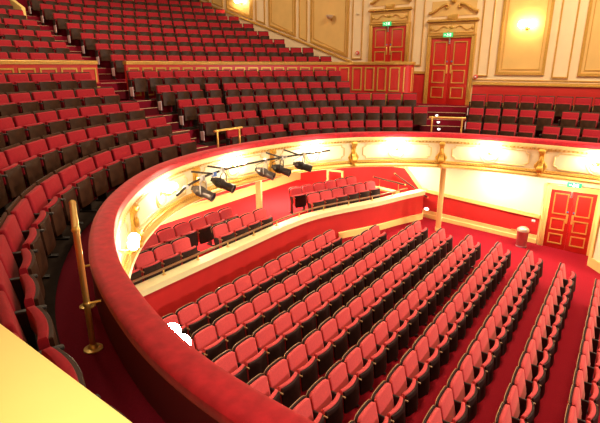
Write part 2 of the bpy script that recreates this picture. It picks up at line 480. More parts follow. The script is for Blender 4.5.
def door(name, X, y0, y1, z0, z1, arch=.15, head=.12, rows=((.10, .27), (.33, .53), (.60, .95)), archm='gold'):
    d = struct(link(name, None))
    ym = (y0+y1)/2
    for a, b in ((y0, ym-.004), (ym+.004, y1)):
        mb = MB(); mb.box((X-.02, (a+b)/2, (z0+z1)/2), (.05, b-a, z1-z0), .004)
        lf = mb.build('leaf', 'redd', d)
        h = z1-z0; w = b-a; mb = MB()
        for q0, q1 in rows:
            ring(mb, rect(X-.045, a+w*.17, b-w*.17, z0+h*q0, z0+h*q1), .035, .022, NX)
        part_label(mb.build('panel_moulding', 'gold', lf, False), 'gold panel mouldings')
        side = -1 if a == y0 else 1
        mb = MB(); mb.box((X-.052, ym+side*.075, z0+h*.54), (.012, .06, .30), .003); part_label(mb.build('push_plate', 'brass', lf), 'brass push plate')
        mb = MB(); mb.box((X-.05, ym+side*.085, z0+h*.655), (.01, .05, .05), .003); mb.build('door_sign', 'blue', lf)
    mb = MB()
    for a, b in ((y0-arch, y0), (y1, y1+arch)):
        mb.box((X-.04, (a+b)/2, (z0+z1+head)/2), (.1, b-a, z1-z0+head), .01)
        mb.box((X-.07, (a+b)/2+(.25*arch if a < y0 else -.25*arch)*-1, (z0+z1+head)/2), (.08, arch*.3, z1-z0+head), .01)
    mb.box((X-.04, ym, z1+head/2), (.1, y1-y0, head), .01)
    mb.box((X-.07, ym, z1+head*.8), (.1, y1-y0+2*arch, head*.35), .01)
    mb.build('door_frame', archm, d)
    mb = MB(); mb.box((X-.06, ym+.05, z1-.1), (.05, .05, .2), .006); mb.build('door_closer', 'steel', d)
    return d
door('door_1', 18.0, 5.09, 6.55, -1.40, .95)
door('door_2', 18.0, 7.56, 8.97, -.50, 1.45)
door('door_3', XS, .43, 1.68, -5.68, -3.72, .17, .16, archm='buff')
wallbox('wall_door_recess', XS+.03, XS+.06, .2, 1.9, -5.8, -3.5, 'redd')

def exit_sign(label, X, y, z, w=.34, h=.15):
    t = thing('exit_sign', label, 'sign', (X, y, z), group=None)
    mb = MB(); mb.box((-.03, 0, 0), (.06, w, h), .006); mb.build('sign_body', 'exit', t)
    g = MB(); x = -.0625                         # running figure, doorway and arrow
    g.box((x, .02, .045), (.004, .024, .024))
    g.box((x, .0, .01), (.004, .022, .05), rot=Matrix.Rotation(R(20), 3, 'X'))
    g.box((x, -.025, .022), (.004, .045, .012), rot=Matrix.Rotation(R(-25), 3, 'X'))
    g.box((x, .028, -.035), (.004, .055, .014), rot=Matrix.Rotation(R(35), 3, 'X'))
    g.box((x, -.022, -.035), (.004, .045, .014), rot=Matrix.Rotation(R(-60), 3, 'X'))
    g.box((x, -.095, -.0), (.004, .05, .1))
    g.box((x, .115, 0), (.004, .05, .016))
    g.prism([(x-.002, .09, .03), (x-.002, .09, -.03), (x-.002, .07, 0)], (.004, 0, 0))
    g.build('pictogram', 'exitw', t, False)
    mb = MB(); mb.box((-.02, 0, h/2+.015), (.02, .04, .05)); mb.build('bracket', 'steel', t)
exit_sign('green running man exit sign over the doors beside the stepped circle aisle', 17.88, 5.92, 1.05)
exit_sign('green running man exit sign over the doors behind the panelled partition', 17.88, 8.33, 1.53)
exit_sign('green running man exit sign over the red stalls doors', XS-.1, 1.08, -3.5, .4, .15)

# overdoor ornament: frieze, cornice, broken pediment
def overdoor(label, y0, y1, zt):
    X = 18.0; ym = (y0+y1)/2; w = y1-y0
    t = thing('overdoor_ornament', label, 'ornament')
    mb = MB(); mb.box((X-.03, ym, zt+.33), (.06, w, .42), .006); mb.build('frieze', 'ochre', t)
    mb = MB(); ring(mb, rect(X-.06, y0+.06, y1-.06, zt+.16, zt+.50), .03, .025, NX)
    for s_ in (-1, 1):
        mb.tube([(X-.075, ym+s_*w*(.08+.3*u), zt+.33+.07*math.sin(u*6)) for u in [i/10 for i in range(11)]], .018, 6)
        mb.ball((X-.07, ym+s_*w*.42, zt+.33), .05, (.5, 1, 1.4), 10)
    mb.ball((X-.07, ym, zt+.36), .07, (.5, 1.4, .8), 10); part_label(mb.build('frieze_moulding', 'gold', t), 'gold scrolled moulding')
    mb = MB(); mb.box((X-.07, ym, zt+.58), (.14, w+.10, .05), .008); mb.box((X-.05, ym, zt+.625), (.1, w+.04, .04), .008)
    mb.box((X-.06, ym, zt+.70), (.12, w*.2, .16), .01); mb.build('cornice', 'gold', t)
    for s_ in (-1, 1):
        pts = []
        for i in range(17):
            u = i/16; pts.append((X-.06, ym+s_*w*(.5-.36*u), zt+.86+.27*(u*u*(3-2*u))))
        for i in range(1, 12):
            a = PI/2-i*.42; r = .08*(1-i/16)
            pts.append((X-.06, ym+s_*(w*.14-.0-r*math.cos(a)*1.), zt+1.05+r*math.sin(a)))
        mb = MB(); mb.tube(pts, [.05]*12+[.045]*5+[.035]*11, 8); mb.build('pediment_scroll', 'gold', t)
    mb = MB(); mb.box((X-.05, ym, zt+1.36), (.1, .26, .16), .03); mb.ball((X-.08, ym, zt+1.24), .08, (.6, 1.3, 1), 10); mb.build('cartouche', 'gilt', t)
    mb = MB(); mb.box((X-.012, ym, zt+1.0), (.02, w*.9, .5)); mb.build('tympanum', 'ochre', t)
overdoor('gilded broken pediment and frieze above the doors by the stepped circle aisle', 4.95, 6.72, .95)
overdoor('gilded broken pediment and frieze above the doors behind the partition', 7.44, 9.12, 1.45)

# panelling of the right wall
def diag(y): return .10+.337*(y-9.9)
def wall_panel(idx, y0, y1, z0, z1, m, fw=.06, sloped=False, inner=True):
    zb0, zb1 = (diag(y0)+.16, diag(y1)+.16) if sloped else (z0, z0)
    poly = [(17.985, y0, zb0), (17.985, y1, zb1), (17.985, y1, z1), (17.985, y0, z1)]
    mb = MB(); mb.prism(poly, (.02, 0, 0)); o = struct(mb.build('wall_panel_%d' % idx, m, smooth=False))
    mb = MB(); ring(mb, poly, fw, .035, NX)
    if inner:
        c = [(17.985, y0+fw*1.9, zb0+fw*1.9), (17.985, y1-fw*1.9, zb1+fw*1.9), (17.985, y1-fw*1.9, z1-fw*1.9), (17.985, y0+fw*1.9, z1-fw*1.9)]
        ring(mb, c, .02, .02, NX)
    mb.build('panel_frame', 'gold', o, False)
pn = [(-4, 1.66, -.33, 5.6, 'ochre', .09, False), (1.9, 2.40, -.40, 5.6, 'pink', .045, False), (2.62, 4.17, -.31, 5.6, 'ochre', .09, False),
      (4.42, 4.80, -.36, 5.6, 'pink', .035, False), (6.90, 7.30, .0, 5.6, 'pink', .03, False), (9.44, 9.92, .25, 5.6, 'pink', .035, False),
      (10.08, 11.95, 0, 5.6, 'ochre', .08, True), (12.12, 12.55, 0, 5.6, 'ochre', .035, True), (12.72, 14.22, 0, 5.6, 'ochre', .08, True),
      (14.42, 14.98, 0, 5.6, 'pink', .06, True), (15.15, 16.78, 0, 5.6, 'ochre', .08, True), (17.0, 17.7, 0, 5.6, 'ochre', .05, True), (17.9, 20.5, 0, 5.6, 'ochre', .08, True)]
for i, (a, b, c, d, m, fw, sl) in enumerate(pn): wall_panel(i+1, a, b, c, d, m, fw, sl, fw > .07)
rail_x('trim_4', 18.0, [9.9, 20.5], lambda y: diag(y), .08, .05, 'gold')
wallbox('wall_right_dado', 17.985, 18.0, -6, 4.9, -2.0, -.64, 'red')
wallbox('wall_right_dado_2', 17.985, 18.0, 6.7, 7.41, -2.0, -.30, 'red')
rail_x('trim_5', 18.0, [-6, 4.92], lambda y: -.66, .10, .06, 'gold')
rail_x('trim_6', 18.0, [-6, 4.92], lambda y: -.50, .03, .03, 'gold')
rail_x('trim_7', 18.0, [6.7, 7.43], lambda y: -.30, .09, .05, 'gold')
rail_x('baseboard_right', 18.0, [-6, 4.92], lambda y: -1.42, .16, .04, 'buff')

# ------------------------------------------------------------------ balcony front
bf = thing('balcony_front', 'curved cream balcony front with gilded mouldings under the velvet rail', 'balcony front')
S0, S1 = .3, 30.6
SL = .16                          # slimness of the rail
def PF(L): return [(u+SL if u < -.1 else u, v) for u, v in L]
mb = MB(); mb.sweep(curve_frames(S0, S1, .2), PF([(-.36, -3.06), (-.40, -3.02), (-.40, -2.1), (-.02, -2.1), (-.02, -3.06)])); mb.build('front_board', 'cream', bf)
mb = MB(); mb.sweep(curve_frames(S0, S1, .2), PF([(-.40, -2.32), (-.415, -2.31), (-.425, -2.26), (-.46, -2.24), (-.47, -2.18), (-.46, -2.14), (-.40, -2.10)])); part_label(mb.build('cornice', 'palegold', bf), 'pale gold cornice')
mb = MB(); fr = []
for i in range(int((S1-S0-.2)/.055)):
    o, a, b = curve_frames(S0+.1+i*.055, S0+.11+i*.055, .02, -.395+SL, -2.285)[0]
    o2 = curve_frames(S0+.1+i*.055+.05, S0+.16+i*.055, .02, -.395+SL, -2.285)[0][0]
    k = 1. if i % 2 else .35
    fr += [(o, a*k, b), (o2, a*k, b)]
mb.sweep(fr, [(0, 0), (-.065, 0), (-.065, .045), (0, .045)])
part_label(mb.build('dentil_moulding', 'gold', bf, False), 'row of small gold dentils')
mb = MB(); mb.sweep(curve_frames(S0, S1, .2), PF([(-.36, -3.08), (-.48, -3.08), (-.50, -3.02), (-.47, -2.97), (-.44, -2.95), (-.43, -2.88), (-.40, -2.86), (-.36, -2.86)])); part_label(mb.build('lower_moulding', 'gold', bf), 'gold lower moulding')
mb = MB(); n = int((S1-S0-.1)/.03)
mb.tube([P3(S0+.05+.03*i, -.455+SL, -2.925) for i in range(n)], [(.008, .024, .024)[i % 3] for i in range(n)], 6)
part_label(mb.build('bead_moulding', 'gold', bf), 'gold bead moulding')
mb = MB(); mb.sweep(curve_frames(S0, S1, .2), PF([(-.03, -2.9), (.0, -2.9), (.0, -2.08), (-.03, -2.08)])); mb.build('inner_lining', 'lining', bf)

LAMPS = [3.4, 6.3, 9.25, 12.55, 15.65, 18.7, 21.65, 24.55, 27.4]
CONS = [1.9, 4.85, 7.75, 10.75, 14.1, 17.15, 20.2, 23.1, 26.0, 28.9]
def M3(s, d, z): return P3(s, d+SL, z)
for a, b in zip(CONS, CONS[1:]):
    # notched rectangular panel moulding following the curve, and its recessed field
    l, r_, zt, zb, k = a+.33, b-.33, -2.36, -2.80, .10
    cor = [(l+k, zb), (r_-k, zb), (r_-k, zb+k*.6), (r_, zb+k*.6+.04), (r_, zt-k*.6-.04), (r_-k, zt-k*.6), (r_-k, zt), (l+k, zt), (l+k, zt-k*.6), (l, zt-k*.6-.04), (l, zb+k*.6+.04), (l+k, zb+k*.6)]
    pts = []
    for (s0, z0), (s1, z1) in zip(cor, cor[1:]+cor[:1]):
        n = max(1, int(abs(s1-s0)/.15))
        for i in range(n): pts.append(M3(s0+(s1-s0)*i/n, -.405, z0+(z1-z0)*i/n))
    mb = MB(); mb.tube(pts, .02, 6, closed=True); part_label(mb.build('panel_moulding', 'palegold', bf), 'notched panel moulding')
for s in LAMPS:
    mb = MB()
    for rr, th in ((.27, .022), (.20, .014)):
        mb.tube([M3(s+rr*math.cos(t), -.41, -2.56+rr*math.sin(t)) for t in [2*PI*i/28 for i in range(28)]], th, 6, closed=True)
    mb.tube([M3(s+.14*math.cos(t), -.415, -2.5+.14*math.sin(t)) for t in [PI*i/12 for i in range(13)]], .012, 6)
    part_label(mb.build('medallion_ring', 'palegold', bf), 'round medallion moulding behind a lamp')
for s in CONS:
    p, n = at(s, -.40+SL); ang = math.atan2(n.y, n.x)+PI/2      # local -Y points into the hall
    mm = Matrix.Translation((p.x, p.y, 0)) @ Matrix.Rotation(ang, 4, 'Z') @ Matrix.Rotation(PI, 4, 'Z') @ Matrix.Diagonal((.78, .9, 1, 1))
    mb = MB()
    prof = [(-2.26, .03), (-2.28, .13), (-2.36, .14), (-2.42, .09), (-2.52, .055), (-2.64, .07), (-2.74, .13), (-2.84, .17), (-2.93, .13), (-3.0, .06), (-3.02, .0)]
    poly = [(-.08, -dd, z) for z, dd in prof]+[(-.08, .02, -3.02), (-.08, .02, -2.26)]
    mb.prism(poly, (.16, 0, 0), .01, 1, m=mm)
    for z, dd, rr in ((-2.33, .11, .07), (-2.84, .13, .095)):
        mb.lathe([(0, -.11), (rr*.5, -.11), (rr*.55, -.1), (rr, -.09), (rr, .09), (rr*.55, .1), (rr*.5, .11), (0, .11)], 14, m=mm @ Matrix.Translation((0, -dd+.02, z)) @ Matrix.Rotation(PI/2, 4, 'Y'))
    for sx in (-1, 1):
        mb.tube([mm @ Vector((sx*(.08+.08*math.sin(u*PI)), -.03, -2.60-.34*u)) for u in [i/10 for i in range(11)]], [.012+.02*math.sin(i/10*PI) for i in range(11)], 6)
        mb.ball((sx*.17, -.03, -2.76), .055, (1, .6, 1.3), 8, mm)
        mb.ball((sx*.13, -.03, -2.90), .045, (1, .6, 1), 8, mm)
    mb.ball((0, -.10, -2.56), .055, (1, .8, 1.8), 8, mm); mb.ball((0, -.12, -2.98), .06, (1.1, .8, 1), 8, mm)
    part_label(mb.build('scroll_console', 'gilt', bf), 'gilded scroll console')

vr = thing('velvet_rail', 'broad crimson velvet arm rail capping the curved balcony front', 'balcony rail')
mb = MB(); mb.sweep(curve_frames(S0, S1, .15), [(-.275, -2.15), (-.295, -2.13), (-.30, -2.07), (-.285, -2.025), (-.235, -2.0), (-.07, -1.995), (-.02, -2.005), (.005, -2.03), (.01, -2.08), (.0, -2.12)]); mb.build('velvet_pad', 'rail', vr)

# lamps on the balcony front
plc = ['first gilt two-globe lamp nearest the yellow parapet, hidden low on the balcony front', 'glowing two-globe lamp on the balcony front beside the first stalls seats', 'bright two-globe lamp under the velvet rail beyond the tall brass barrier',
       'bright two-globe lamp at the near end of the lighting bar', 'bright two-globe lamp behind the middle of the lighting bar', 'bright two-globe lamp at the far end of the lighting bar',
       'bright two-globe lamp on the balcony front over the stair parapet', 'bright two-globe lamp on the balcony front over the pale stalls wall', 'bright two-globe lamp on the balcony front above the stalls doors']
for s, lab in zip(LAMPS, plc):
    p, n = at(s, -.40+SL); ang = math.atan2(n.y, n.x)-PI/2
    if s < 5: continue
    t = thing('globe_lamp', lab, 'lamp', (p.x, p.y, -2.50), ang, 'two-globe lamps along the balcony front')
    mb = MB(); mb.ball((0, 0, 0), .07, (1, .4, 1.2), 12); mb.build('back_plate', 'gilt', t)
    for sx in (-1, 1):
        mb = MB(); mb.tube([(0, -.02, 0), (sx*.05, -.12, -.05), (sx*.10, -.2, -.04), (sx*.12, -.245, .0)], .012, 6); mb.lathe([(.02, -.02), (.05, .01), (.045, .03), (0, .03)], 12, Matrix.Translation((sx*.12, -.245, 0)))
        mb.build('arm', 'gilt', t)
        mb = MB(); mb.ball((sx*.12, -.245, .105), .08, n=18); mb.build('globe', 'globe', t)

# ------------------------------------------------------------------ columns under the balcony
for x, y, z0, lab in ((15.35, 4.85, stall_z(4.85), 'slim cream column under the balcony standing by the stalls aisle'), (11.6, 9.72, -4.7, 'slim cream column standing behind the parterre seats')):
    t = thing('balcony_column', lab, 'column', (x, y, z0), R(20))
    h = -3.06-z0
    mb = MB(); mb.box((0, 0, h/2), (.17, .17, h), .012); mb.build('shaft', 'buff', t)
    mb = MB(); mb.box((0, 0, .05), (.19, .19, .10), .008); mb.build('plinth', 'buff', t)
    mb = MB(); mb.box((0, 0, h-.05), (.25, .25, .1), .012); mb.build('cap', 'buff', t)

# ------------------------------------------------------------------ panelled partition behind the lower circle
def partition(name, label, pts, zb, pitch=.56):
    t = thing(name, label, 'partition')
    fr = path_frames(pts)
    mb = MB(); n = len(fr)
    rows = []
    mb.sweep([(Vector((o.x, o.y, 0)), a, Vector((0, 0, 1))) for o, a, b in fr], [(0, zb), (.09, zb), (.09, .04), (0, .04)]); mb.build('board', 'red', t)
    mb = MB(); mb.sweep(fr, [(-.04, .03), (-.05, .11), (-.02, .13), (.11, .13), (.14, .11), (.13, .03)]); part_label(mb.build('capping', 'gold', t), 'gold capping')
    mb = MB(); mb.sweep(fr, [(-.03, zb), (-.03, zb+.42), (0, zb+.44), (0, zb)]); mb.build('skirting', 'gold', t)
    L = [0.]
    for a, b in zip(fr, fr[1:]): L.append(L[-1]+(b[0]-a[0]).length)
    def loc(s):
        i = max(j for j in range(len(L)-1) if L[j] <= s+1e-6); f = min(1, (s-L[i])/(L[i+1]-L[i]))
        return fr[i][0].lerp(fr[i+1][0], f), fr[i][1].lerp(fr[i+1][1], f)
    k = int(L[-1]/pitch); mb = MB(); w = L[-1]/k
    for i in range(k):
        q = []
        for s, z in ((i*w+.06, -.06), ((i+1)*w-.06, -.06), ((i+1)*w-.06, zb+.54), (i*w+.06, zb+.54)):
            p, a = loc(s); q.append(p-a*.002+Vector((0, 0, z)))
        nr = -(loc(i*w+w/2)[1]).normalized()
        ring(mb, q, .045, .022, nr)
    part_label(mb.build('panel_moulding', 'gold', t, False), 'gold panel mouldings')
def offs(s0, s1, d, step=.4):
    n = int(abs(s1-s0)/step); return [at(s0+(s1-s0)*i/n, d)[0] for i in range(n+1)]
partition('panelled_partition', 'red and gold panelled partition from the stepped aisle to the far doors',
          resample([Vector(p) for p in catmull([(9.14, 12.72), (10.6, 12.66), (12.3, 12.3), (14.0, 11.5), (15.4, 10.45), (16.3, 9.35), (16.53, 8.4), (16.5, 7.55), (16.56, 7.1), (16.72, 6.84), (17.05, 6.8), (17.4, 7.0)], 10)], .16), -1.45, .50)
partition('panelled_partition', 'red and gold panelled partition on the near side of the stepped aisle',
          resample([Vector(p) for p in catmull([(1.0, 9.6), (2.5, 11.0), (4.3, 12.1), (6.2, 12.68), (8.25, 12.8)], 10)], .16), -1.0, .56)

# ------------------------------------------------------------------ brass barriers
def barrier(label, a, b, h, grp, ends=0.):
    t = thing('brass_barrier', label, 'barrier', a)
    a, b = Vector(a), Vector(b); v = b-a
    for q in (Vector(), v):
        mb = MB(); mb.tube([q, q+Vector((0, 0, h))], .027, 12); mb.build('post', 'brass', t)
        mb = MB(); mb.lathe([(.085, 0), (.085, .012), (.05, .022), (.035, .05), (.024, .055), (.024, .06)], 20, Matrix.Translation(q)); mb.build('flange', 'brass', t)
        mb = MB(); mb.ball(q+Vector((0, 0, h)), .036, n=12); mb.build('ball_joint', 'brass', t)
    d = v.normalized()
    mb = MB(); mb.tube([-d*ends+Vector((0, 0, h)), v+d*ends+Vector((0, 0, h))], .031, 12); mb.build('top_rail', 'brass', t)
    nrm = Vector((d.y, -d.x, 0))
    for q in (Vector(), v):
        mb = MB(); mb.tube([q+Vector((0, 0, h*.40)), q+nrm*.12+Vector((0, 0, h*.40))], .012, 8); mb.ball(q+Vector((0, 0, h*.40)), .034, n=10); mb.build('wall_bracket', 'brass', t)
    return t
zf = -2.53
barrier('tall brass barrier beside the velvet rail on the nearby aisle carpet', (2.03, 3.76, zf), (2.47, 4.56, zf), 1.18, None, .02)
for s0, s1, lab in ((15.5, 16.3, 'brass barrier behind the velvet rail at the foot of the centre aisle'), (22.74, 23.62, 'brass barrier behind the velvet rail below the lit door steps')):
    z = zf+slope(s0)
    p0, p1 = P3(s0, .12, z), P3(s1, .12, z)
    barrier(lab, p0, p1, 1.02 if s0 < 20 else 1.09, None, .1)

# ------------------------------------------------------------------ step lights at the door aisle
for s, d, z, w_ in ((23.0, EDGE[2]-.31, ROW_Z[1]+.1, 'lowest'), (22.98, EDGE[2]-.03, ROW_Z[2]-.09, 'middle'), (22.94, EDGE[3]-.31, ROW_Z[2]+.1, 'highest')):
    p, n = at(s, d); z += slope(s)
    t = thing('step_light', '%s glowing step light in the treads below the exit doors' % w_, 'step light', (p.x, p.y, z), math.atan2(n.y, n.x)-PI/2)
    mb = MB(); mb.box((0, 0, 0), (.13, .03, .07), .006); mb.build('housing', 'steel', t)
    mb = MB(); mb.ball((0, -.02, 0), .035, (1, .5, .7), 10); mb.build('lens', 'stepl', t)

# ------------------------------------------------------------------ stage lighting bar and lanterns
lb = thing('lighting_bar', 'long dark pipe carrying stage lanterns in front of the balcony front', 'lighting bar')
BARP = [(5.75, 6.85, -2.36), (6.5, 7.28, -2.35), (7.6, 7.62, -2.34), (9.2, 7.75, -2.38), (10.4, 7.55, -2.39), (11.5, 6.95, -2.33)]
bar = [Vector(p) for p in BARP]
bars = resample(catmull(bar, 12), .12)
mb = MB(); mb.tube(bars, .026, 8); mb.build('pipe', 'black', lb)
def bar_at(x): return min(bars, key=lambda q: abs(q.x-x))
for s, dx in ((13.75, 0), (14.45, 0), (16.8, 0), (17.5, 0)):
    p, n = at(s, -.40); a = Vector((p.x, p.y, -2.30)); b = bar_at(p.x-n.x*.35); b = Vector((b.x, b.y, b.z+.04))
    mb = MB(); mb.tube([a, b+(b-a)*.25], .024, 6); mb.build('support_arm', 'black', lb)
for x in (6.3, 6.9, 7.4, 7.75, 8.5, 9.5, 10.2, 11.0):
    q = bar_at(x); mb = MB(); mb.box(tuple(q), (.09, .09, .07), .01); mb.build('socket_box', 'label' if x < 8 else 'steel', lb, False)
mb = MB(); q = bar_at(7.55); mb.box(tuple(q+Vector((0, 0, -.03))), (.10, .10, .10), .01); part_label(mb.build('tape_wrap', 'blue', lb, False), 'blue tape on the pipe')
def lantern(label, x, aim, m, L=.5):
    q = bar_at(x)
    t = thing('stage_lantern', label, 'stage lantern', tuple(q), 0, 'stage lanterns on the lighting bar')
    mb = MB(); mb.box((0, 0, .0), (.06, .09, .11), .01); mb.build('hook_clamp', 'steel', t)
    d = Vector(aim).normalized(); side = Vector((-d.y, d.x, 0)).normalized(); up = side.cross(d)*-1
    if up.z < 0: up = -up
    rot = Matrix((side, up, d)).transposed().to_4x4()      # local z = beam
    c = Vector((0, 0, -.35))
    mm = Matrix.Translation(c) @ rot
    mb = MB(); mb.lathe([(0, -L*.5), (.07, -L*.5), (.085, -L*.46), (.10, -L*.36), (.115, -L*.3), (.115, -L*.02), (.095, .02), (.095, L*.18), (.10, L*.2), (.10, L*.46), (.112, L*.47), (.112, L*.5), (.085, L*.5), (.085, L*.44), (0, L*.44)], 20, mm); b_ = mb.build('body', m, t)
    mb = MB()
    for k in range(7): mb.lathe([(.117, -L*(.28-.035*k)), (.122, -L*(.28-.035*k)+.004), (.117, -L*(.28-.035*k)+.008)], 20, mm)
    mb.build('cooling_fin', m, b_)
    mb = MB(); mb.lathe([(0, L*.445), (.05, L*.47), (.083, L*.45), (0, L*.442)], 18, mm); mb.build('lens', 'lens', t)
    mb = MB(); mb.box((0, 0, -L*.55), (.09, .09, .07), .012, m=mm); mb.build('lamp_cap', 'black', t)
    yk = [Vector((0, 0, -.05)), Vector((0, 0, -.10))+side*.11, Vector((0, 0, -.16))+side*.135, c+side*.13]
    yk2 = [Vector((0, 0, -.05)), Vector((0, 0, -.10))-side*.11, Vector((0, 0, -.16))-side*.135, c-side*.13]
    mb = MB(); mb.tube(yk, .012, 6); mb.tube(yk2, .012, 6); mb.build('yoke', 'steel' if m == 'grey' else 'black', t)
    mb = MB(); mb.tube([c-d*L*.5, c-d*L*.6+Vector((0, 0, .1)), Vector((.05, .05, -.03))], .009, 6); mb.build('cable', 'black', t)
    mb = MB(); mb.box((.118, 0, -L*.15), (.006, .07, .1), .002, m=mm); part_label(mb.build('rating_label', 'label', t), 'white rating label')
AIM = (.25, -1, -.34)
lantern('grey stage lantern nearest the near end of the lighting bar', 7.05, AIM, 'grey')
lantern('long black stage lantern hanging beside the blue tape on the bar', 7.90, AIM, 'black', .56)
lantern('grey stage lantern with white label in the middle cluster of the bar', 9.52, AIM, 'grey')
lantern('black stage lantern close beside the labelled grey one', 10.08, (.3, -1, -.32), 'black')
lantern('black stage lantern furthest along the bar, hanging alone', 10.76, (.45, -1, -.30), 'black')

# ------------------------------------------------------------------ small fittings on walls
def sconce(label, y, z, lit):
    t = thing('wall_sconce', label, 'wall lamp', (18.0, y, z))
    mb = MB(); mb.ball((-.02, 0, -.05), .07, (.4, 1, 1.5), 10); mb.build('back_plate', 'gilt', t)
    if lit:
        for sy in (-.15, .15):
            mb = MB(); mb.tube([(-.03, 0, -.06), (-.12, sy*.6, -.12), (-.18, sy, -.06)], .012, 6); mb.build('arm', 'gilt', t)
            mb = MB(); mb.ball((-.18, sy, .04), .12, n=16); mb.build('globe', 'sconce', t)
    else:
        mb = MB(); mb.lathe([(.02, -.12), (.10, -.09), (.16, 0), (.17, .03), (.15, .03), (0, -.02)], 18, Matrix.Translation((-.17, 0, .02))); mb.build('glass_bowl', 'bowl', t)
sconce('glowing globe wall light on the ochre panel above the end circle seats', 3.33, 1.26, True)
sconce('glowing globe wall light high over the rear upper rows', 15.8, 2.85, True)
sconce('unlit white bowl wall light on the ochre panel beside the far doors', 10.9, 1.93, False)
for y, z, lab in ((4.82, -.39, 'small round red fire call point beside the near doors'), (9.62, .49, 'small red fire call point on the pilaster by the far doors')):
    t = thing('fire_call_point', lab, 'alarm', (17.95, y, z)); mb = MB(); mb.lathe([(0, 0), (.075, 0), (.075, .03), (.06, .04), (0, .04)], 16, Matrix.Rotation(-PI/2, 4, 'Y')); mb.build('plate', 'sign', t)
    mb = MB(); mb.box((-.045, 0, 0), (.01, .06, .06), .004); mb.build('glass', 'label', t)
t = thing('smoke_detector', 'tiny white sounder on the pale pilaster beside the far doors', 'alarm', (17.95, 9.68, 1.97)); mb = MB(); mb.ball((0, 0, 0), .06, (.6, 1, .8), 10); mb.build('cover', 'bowl', t)
t = thing('wall_step_lamp', 'small white oval lamp low on the red stalls wall', 'lamp', (XS-.02, 5.66, -5.08)); mb = MB(); mb.ball((-.01, 0, 0), .07, (.35, 1.2, .6), 12); mb.build('lens', 'stepl', t); mb = MB(); mb.ball((0.004, 0, 0), .08, (.2, 1.3, .7), 12); mb.build('bezel', 'steel', t)
t = thing('light_switch', 'tiny white switch plate on the dado beside the stalls door', 'switch', (XS-.02, 2.06, -4.86)); mb = MB(); mb.box((0, 0, 0), (.02, .11, .07), .004); mb.build('plate', 'label', t); mb = MB(); mb.box((-.013, 0, 0), (.01, .03, .03), .003); mb.build('rocker', 'bowl', t)
t = thing('wall_socket', 'small brass socket plate low on the red stalls dado', 'socket', (XS-.02, 2.62, -5.30)); mb = MB(); mb.box((0, 0, 0), (.02, .15, .07), .004); mb.build('plate', 'brass', t)
# litter bin
bx, by = 15.78, 2.24; bz_ = stall_z(by)
t = thing('litter_bin', 'round red litter bin with pale domed top beside the stalls doors', 'bin', (bx, by, bz_))
mb = MB(); mb.lathe([(.15, 0), (.155, .02), (.155, .04), (.175, .50), (.18, .52), (0, .52)], 24); mb.build('bin_body', 'binred', t)
mb = MB(); mb.lathe([(.158, 0.001), (.163, .03), (.158, .035)], 24); mb.build('base_ring', 'steel', t)
mb = MB(); mb.lathe([(.186, .52), (.186, .55), (.17, .60), (.11, .65), (0, .665)], 24); mb.build('domed_lid', 'lid', t)
mb = MB(); mb.box((-.11, -.08, .60), (.10, .10, .03), .01); mb.build('flap', 'steel', t)

# ------------------------------------------------------------------ theatre seats
def slab(w, t, bulge, z0, z1, y, n=8, wtop=None):
    """outline in plan, bowed towards the front (-y)"""
    f = [(-w/2+w*i/n, y-t/2-bulge*(1-(2*i/n-1)**2)) for i in range(n+1)]
    b = [(-w/2+w*i/n, y+t/2-bulge*.7*(1-(2*i/n-1)**2)) for i in range(n, -1, -1)]
    return [(x, yy, z0) for x, yy in f+b], (0, 0, z1-z0)
def circle_parts():
    d = {}
    tilt = Matrix.Translation((0, -.045, .57)) @ Matrix.Rotation(R(-10), 4, 'X')
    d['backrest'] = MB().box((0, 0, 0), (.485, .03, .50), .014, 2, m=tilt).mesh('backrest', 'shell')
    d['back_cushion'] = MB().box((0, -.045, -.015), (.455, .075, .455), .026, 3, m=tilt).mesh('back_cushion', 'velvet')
    ts = Matrix.Translation((0, -.235, .44)) @ Matrix.Rotation(R(-4), 4, 'X')
    p, e = slab(.42, .06, .035, -.02, .19, 0.); d['seat_cushion'] = MB().prism(p, e, .022, 2, m=ts).mesh('seat_cushion', 'velvet')
    p, e = slab(.405, .035, .035, -.21, .165, -.042); d['seat_underside'] = MB().prism(p, e, .006, 1, m=ts).mesh('seat_underside', 'shell')
    d['armrest'] = MB().box((-.262, -.20, .56), (.04, .26, .03), .012, 2).mesh('armrest', 'iron')
    d['standard'] = MB().box((-.262, -.15, .28), (.03, .16, .55), .008, 1).box((-.262, -.17, .02), (.05, .28, .04), .01, 1).mesh('standard', 'iron')
    d['end_panel'] = MB().prism([(-.31, -.32, .12), (-.31, -.18, .12), (-.31, -.16, .36), (-.31, -.32, .38)], (.03, 0, 0), .01, 1).mesh('end_panel', 'endp')
    return d
def arch(w, h0, h1, y, n=12, drop=.018):
    pts = [(-w/2, y, h0)]
    for i in range(n+1):
        u = -1+2*i/n
        pts.append((w/2*u, y, h1-drop*u*u-.03*max(0, abs(u)-.8)/.2))
    pts.append((w/2, y, h0)); return pts
